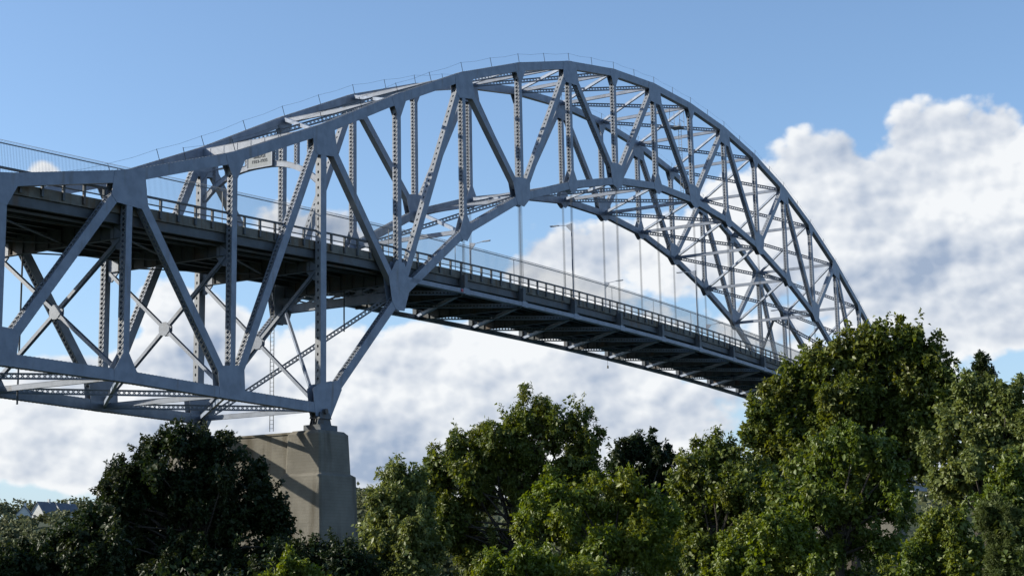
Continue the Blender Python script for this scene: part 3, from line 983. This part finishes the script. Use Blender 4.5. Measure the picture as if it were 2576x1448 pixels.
tree('broadleaf_tree', 'tall round-topped olive green tree standing alone below the middle of the deck', 'tree', 77,
     [(1330, 1050, 62), (1290, 1075, 50), (1430, 1062, 58), (1380, 1080, 60), (1475, 1110, 48), (1240, 1115, 62), (1190, 1105, 45), (1150, 1130, 45), (1115, 1160, 45), (1090, 1185, 36), (1300, 1165, 100), (1440, 1175, 78),
      (1160, 1220, 80), (1490, 1200, 40), (1330, 1290, 120), (1120, 1310, 85), (1220, 1400, 120), (1440, 1330, 100), (1380, 1430, 110), (1250, 1190, 60), (1350, 1130, 60), (1400, 1180, 60), (1210, 1160, 50), (1180, 1290, 70)],
     'leaf_olive', .21, 2.3, 28, .7, .34, base_x=1300)
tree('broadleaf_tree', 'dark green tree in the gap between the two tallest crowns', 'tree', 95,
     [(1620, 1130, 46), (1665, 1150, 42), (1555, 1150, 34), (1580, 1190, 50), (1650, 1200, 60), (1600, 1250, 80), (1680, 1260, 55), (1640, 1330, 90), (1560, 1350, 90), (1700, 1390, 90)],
     'leaf_dark_shade', .24, 2.2, 26, base_x=1620)
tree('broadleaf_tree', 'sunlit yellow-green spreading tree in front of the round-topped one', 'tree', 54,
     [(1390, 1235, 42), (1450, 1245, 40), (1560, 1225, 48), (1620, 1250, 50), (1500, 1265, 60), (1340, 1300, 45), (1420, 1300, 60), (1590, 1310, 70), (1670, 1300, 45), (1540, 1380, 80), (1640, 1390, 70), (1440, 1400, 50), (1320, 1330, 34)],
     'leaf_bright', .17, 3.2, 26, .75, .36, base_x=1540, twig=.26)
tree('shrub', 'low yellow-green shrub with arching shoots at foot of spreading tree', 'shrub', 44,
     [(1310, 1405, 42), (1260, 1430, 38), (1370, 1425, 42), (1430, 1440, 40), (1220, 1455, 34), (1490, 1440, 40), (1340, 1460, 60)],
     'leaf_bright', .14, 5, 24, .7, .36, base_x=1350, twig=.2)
tree('broadleaf_tree', 'biggest broad green tree, hiding the far end of the arch', 'tree', 72,
     [(2175, 868, 52), (2120, 890, 42), (2215, 850, 40), (2280, 862, 55), (2330, 900, 55), (2375, 950, 50), (2385, 1000, 40), (2070, 925, 50), (2040, 900, 26), (1995, 960, 50), (1950, 985, 36), (2250, 950, 110), (2120, 1000, 100), (1950, 1050, 62),
      (1910, 1030, 34), (1895, 1100, 36), (2350, 1040, 70), (2000, 1110, 100), (2200, 1100, 130), (2330, 1110, 70), (1920, 1170, 60), (2080, 1180, 100), (2250, 1220, 110), (2150, 960, 60), (2220, 1010, 70), (2300, 960, 60), (2050, 1000, 60), (2150, 1060, 70), (2290, 1060, 60), (2060, 1090, 60)],
     'leaf_olive', .22, 2.2, 28, .45, .46, base_x=2150)
tree('broadleaf_tree', 'grey-green tree sloping down between the dark tree and the biggest tree', 'tree', 66,
     [(1785, 1135, 44), (1740, 1175, 42), (1830, 1150, 52), (1715, 1230, 42), (1790, 1220, 62), (1860, 1230, 80), (1740, 1300, 68), (1840, 1320, 95), (1760, 1390, 95), (1890, 1390, 90)],
     'leaf_olive', .20, 2.6, 26, .6, .38, base_x=1800)
tree('broadleaf_tree', 'pale silvery green tree standing against the biggest tree', 'tree', 60,
     [(2440, 985, 42), (2475, 1000, 40), (2535, 1000, 46), (2400, 1060, 55), (2480, 1070, 70), (2560, 1070, 60), (2370, 1130, 50), (2440, 1150, 80), (2540, 1160, 80), (2390, 1220, 70), (2490, 1240, 80), (2600, 1100, 70), (2620, 1200, 90)],
     'leaf_pale', .18, 3.0, 26, .45, .46, base_x=2480, twig=.28)
tree('conifer', 'small dark pointed treetop poking up behind pale silvery tree', 'tree', 105,
     [(2470, 905, 11), (2468, 925, 19), (2478, 945, 26), (2466, 970, 34), (2475, 1005, 42), (2475, 1060, 55)],
     'leaf_dark_shade', .2, 4, 24, .3, base_x=2472, twig=.25)
tree('broadleaf_tree', 'sunlit mid green tree with drooping leaves in front of the biggest tree', 'tree', 52,
     [(2085, 1130, 48), (2150, 1120, 44), (2210, 1135, 44), (2030, 1180, 60), (2120, 1200, 75), (2235, 1190, 50), (1970, 1250, 55), (2060, 1270, 80), (2180, 1280, 80), (2260, 1270, 50), (2120, 1370, 90), (2230, 1370, 70), (2010, 1350, 60)],
     'leaf_mid', .17, 3.2, 26, .8, .36, base_x=2110, twig=.26)
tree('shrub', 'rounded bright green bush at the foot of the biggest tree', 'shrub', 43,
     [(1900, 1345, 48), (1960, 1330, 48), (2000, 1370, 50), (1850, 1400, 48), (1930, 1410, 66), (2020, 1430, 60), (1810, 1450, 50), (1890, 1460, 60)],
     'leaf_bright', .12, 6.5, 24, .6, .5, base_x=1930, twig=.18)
tree('shrub', 'leafy sunlit bush beside the pine boughs', 'shrub', 46,
     [(2350, 1335, 44), (2410, 1325, 42), (2300, 1385, 44), (2380, 1390, 60), (2450, 1380, 50), (2330, 1440, 52), (2430, 1440, 60), (2280, 1450, 50)],
     'leaf_mid', .15, 4.8, 24, .7, .4, base_x=2370, twig=.22)
tree('broadleaf_tree', 'yellow-green tree above the pine boughs', 'tree', 48,
     [(2555, 1185, 40), (2525, 1225, 40), (2575, 1250, 55), (2500, 1270, 34), (2540, 1300, 50), (2610, 1290, 60)],
     'leaf_mid', .15, 4.2, 24, .6, .42, base_x=2560, twig=.22)
# the pine: short stiff needles in brushes
tree('pine_tree', 'pine with soft fine green needle boughs', 'tree', 40,
     [(2500, 1290, 20), (2475, 1300, 18), (2530, 1330, 36), (2565, 1350, 34), (2510, 1370, 26), (2550, 1400, 40), (2580, 1430, 46), (2530, 1440, 36)],
     'leaf_needle', .13, 14, 40, .0, .10, base_x=2550, twig=.13)

# undergrowth over the slope between the trees
def under():
    cen, out = [], []
    for k in range(280):
        yaw = R(RNG.uniform(38, 84)); dist = RNG.uniform(62, 128)
        x, y = CAM[0] + math.sin(yaw)*dist, CAM[1] + math.cos(yaw)*dist
        if x > 6 or (abs(x) < 6 and -4 < y < 20): continue
        r = RNG.uniform(1.0, 2.0)
        n = 70
        d = unitrows(RNG.normal(0, 1, (n, 3))); d[:, 2] = np.abs(d[:, 2])
        cen.append(V3(x, y, float(ground_z(x, y)) + .2) + d*r*RNG.uniform(.55, 1.1, (n, 1))*np.array([1, 1, 1.15])); out.append(d)
    return np.concatenate(cen), np.concatenate(out)
me = leaf_mesh('undergrowth', under(), .28, 'leaf_dark_shade', .35, 4, .3, .5)
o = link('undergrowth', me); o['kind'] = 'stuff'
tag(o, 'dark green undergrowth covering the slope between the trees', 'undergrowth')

# ------------------------------------------------------------------ far bank: wooded hill and houses
def far_wood():
    cen, out = [], []
    for k in range(1650):
        yaw = R(RNG.uniform(40, 58) if k < 960 else RNG.uniform(56, 104))
        d0 = (212 - CAM[0]) / max(math.sin(yaw), .2)
        dist = d0 + RNG.uniform(0, 1)**1.3*(520 if k < 960 else 330)
        x, y = CAM[0] + math.sin(yaw)*dist, CAM[1] + math.cos(yaw)*dist
        if abs(y - 7.6) < 16 and x < 300: continue
        if 42.2 < math.degrees(yaw) < 45.8 and 715 < dist < 805: continue          # clearing round the houses
        r = RNG.uniform(3.0, 5.2) if dist > 805 or not 41.8 < math.degrees(yaw) < 46.2 else RNG.uniform(2.0, 3.0)
        c = V3(x, y, float(ground_z(x, y)) + r*1.1)
        n = 38 if k < 960 else 28
        d = unitrows(RNG.normal(0, 1, (n, 3))); d[:, 2] = np.abs(d[:, 2])*1.0 - .15
        cen.append(c + d*r*RNG.uniform(.7, 1.1, (n, 1))); out.append(d)
    return np.concatenate(cen), np.concatenate(out)
me = leaf_mesh('far_wood', far_wood(), 1.5, 'leaf_far', .9, 3, .2, .75)
o = link('far_wood', me); o['kind'] = 'stuff'
tag(o, 'distant green woodland covering the hillside across the water', 'woodland')

def house(label, px, py, d, w, ln, wall, rise, rot):
    p = at(px, py, d)
    z0 = float(ground_z(p[0], p[1])) - 1
    t = thing('house', label, 'house', (p[0], p[1], z0), 'houses on the far hillside')
    t.rotation_euler = (0, 0, R(rot))
    H = p[2] - z0 - rise
    MB().prism([(-ln/2, -w/2, 0), (-ln/2, w/2, 0), (-ln/2, w/2, H), (-ln/2, 0, H+rise-.15), (-ln/2, -w/2, H)], (ln, 0, 0)).build('wall', 'house_wall', t)
    m = MB()
    for s in (-1, 1):
        m.hexa([(-ln/2-.4, s*(w/2+.5), H-.5), (ln/2+.4, s*(w/2+.5), H-.5), (ln/2+.4, s*(w/2+.5), H-.2), (-ln/2-.4, s*(w/2+.5), H-.2),
                (-ln/2-.4, 0, H+rise-.1), (ln/2+.4, 0, H+rise-.1), (ln/2+.4, 0, H+rise+.2), (-ln/2-.4, 0, H+rise+.2)])
    rf = m.build('roof', 'roof_slate', t)
    MB().box(ln*.2-.5, ln*.2+.5, -.5, .5, H+rise-1.0, H+rise+1.5).build('chimney', 'house_wall', rf)
    for y in (-w*.22, w*.22):
        MB().box(-ln/2-.06, -ln/2-.003, y-.6, y+.6, H-2.2, H-.6).build('window', 'house_glass', t)
house('far house with pale triangular gable and long slate roof', 115, 1262, 760, 7, 11, 5, 5.2, 6)
house('far house with long slate roof behind the gabled one', 165, 1266, 790, 6.5, 13, 5, 4.2, 4)
house('smaller far house with low slate roof beside the gabled one', 62, 1272, 750, 6, 7, 4, 3.6, 40)
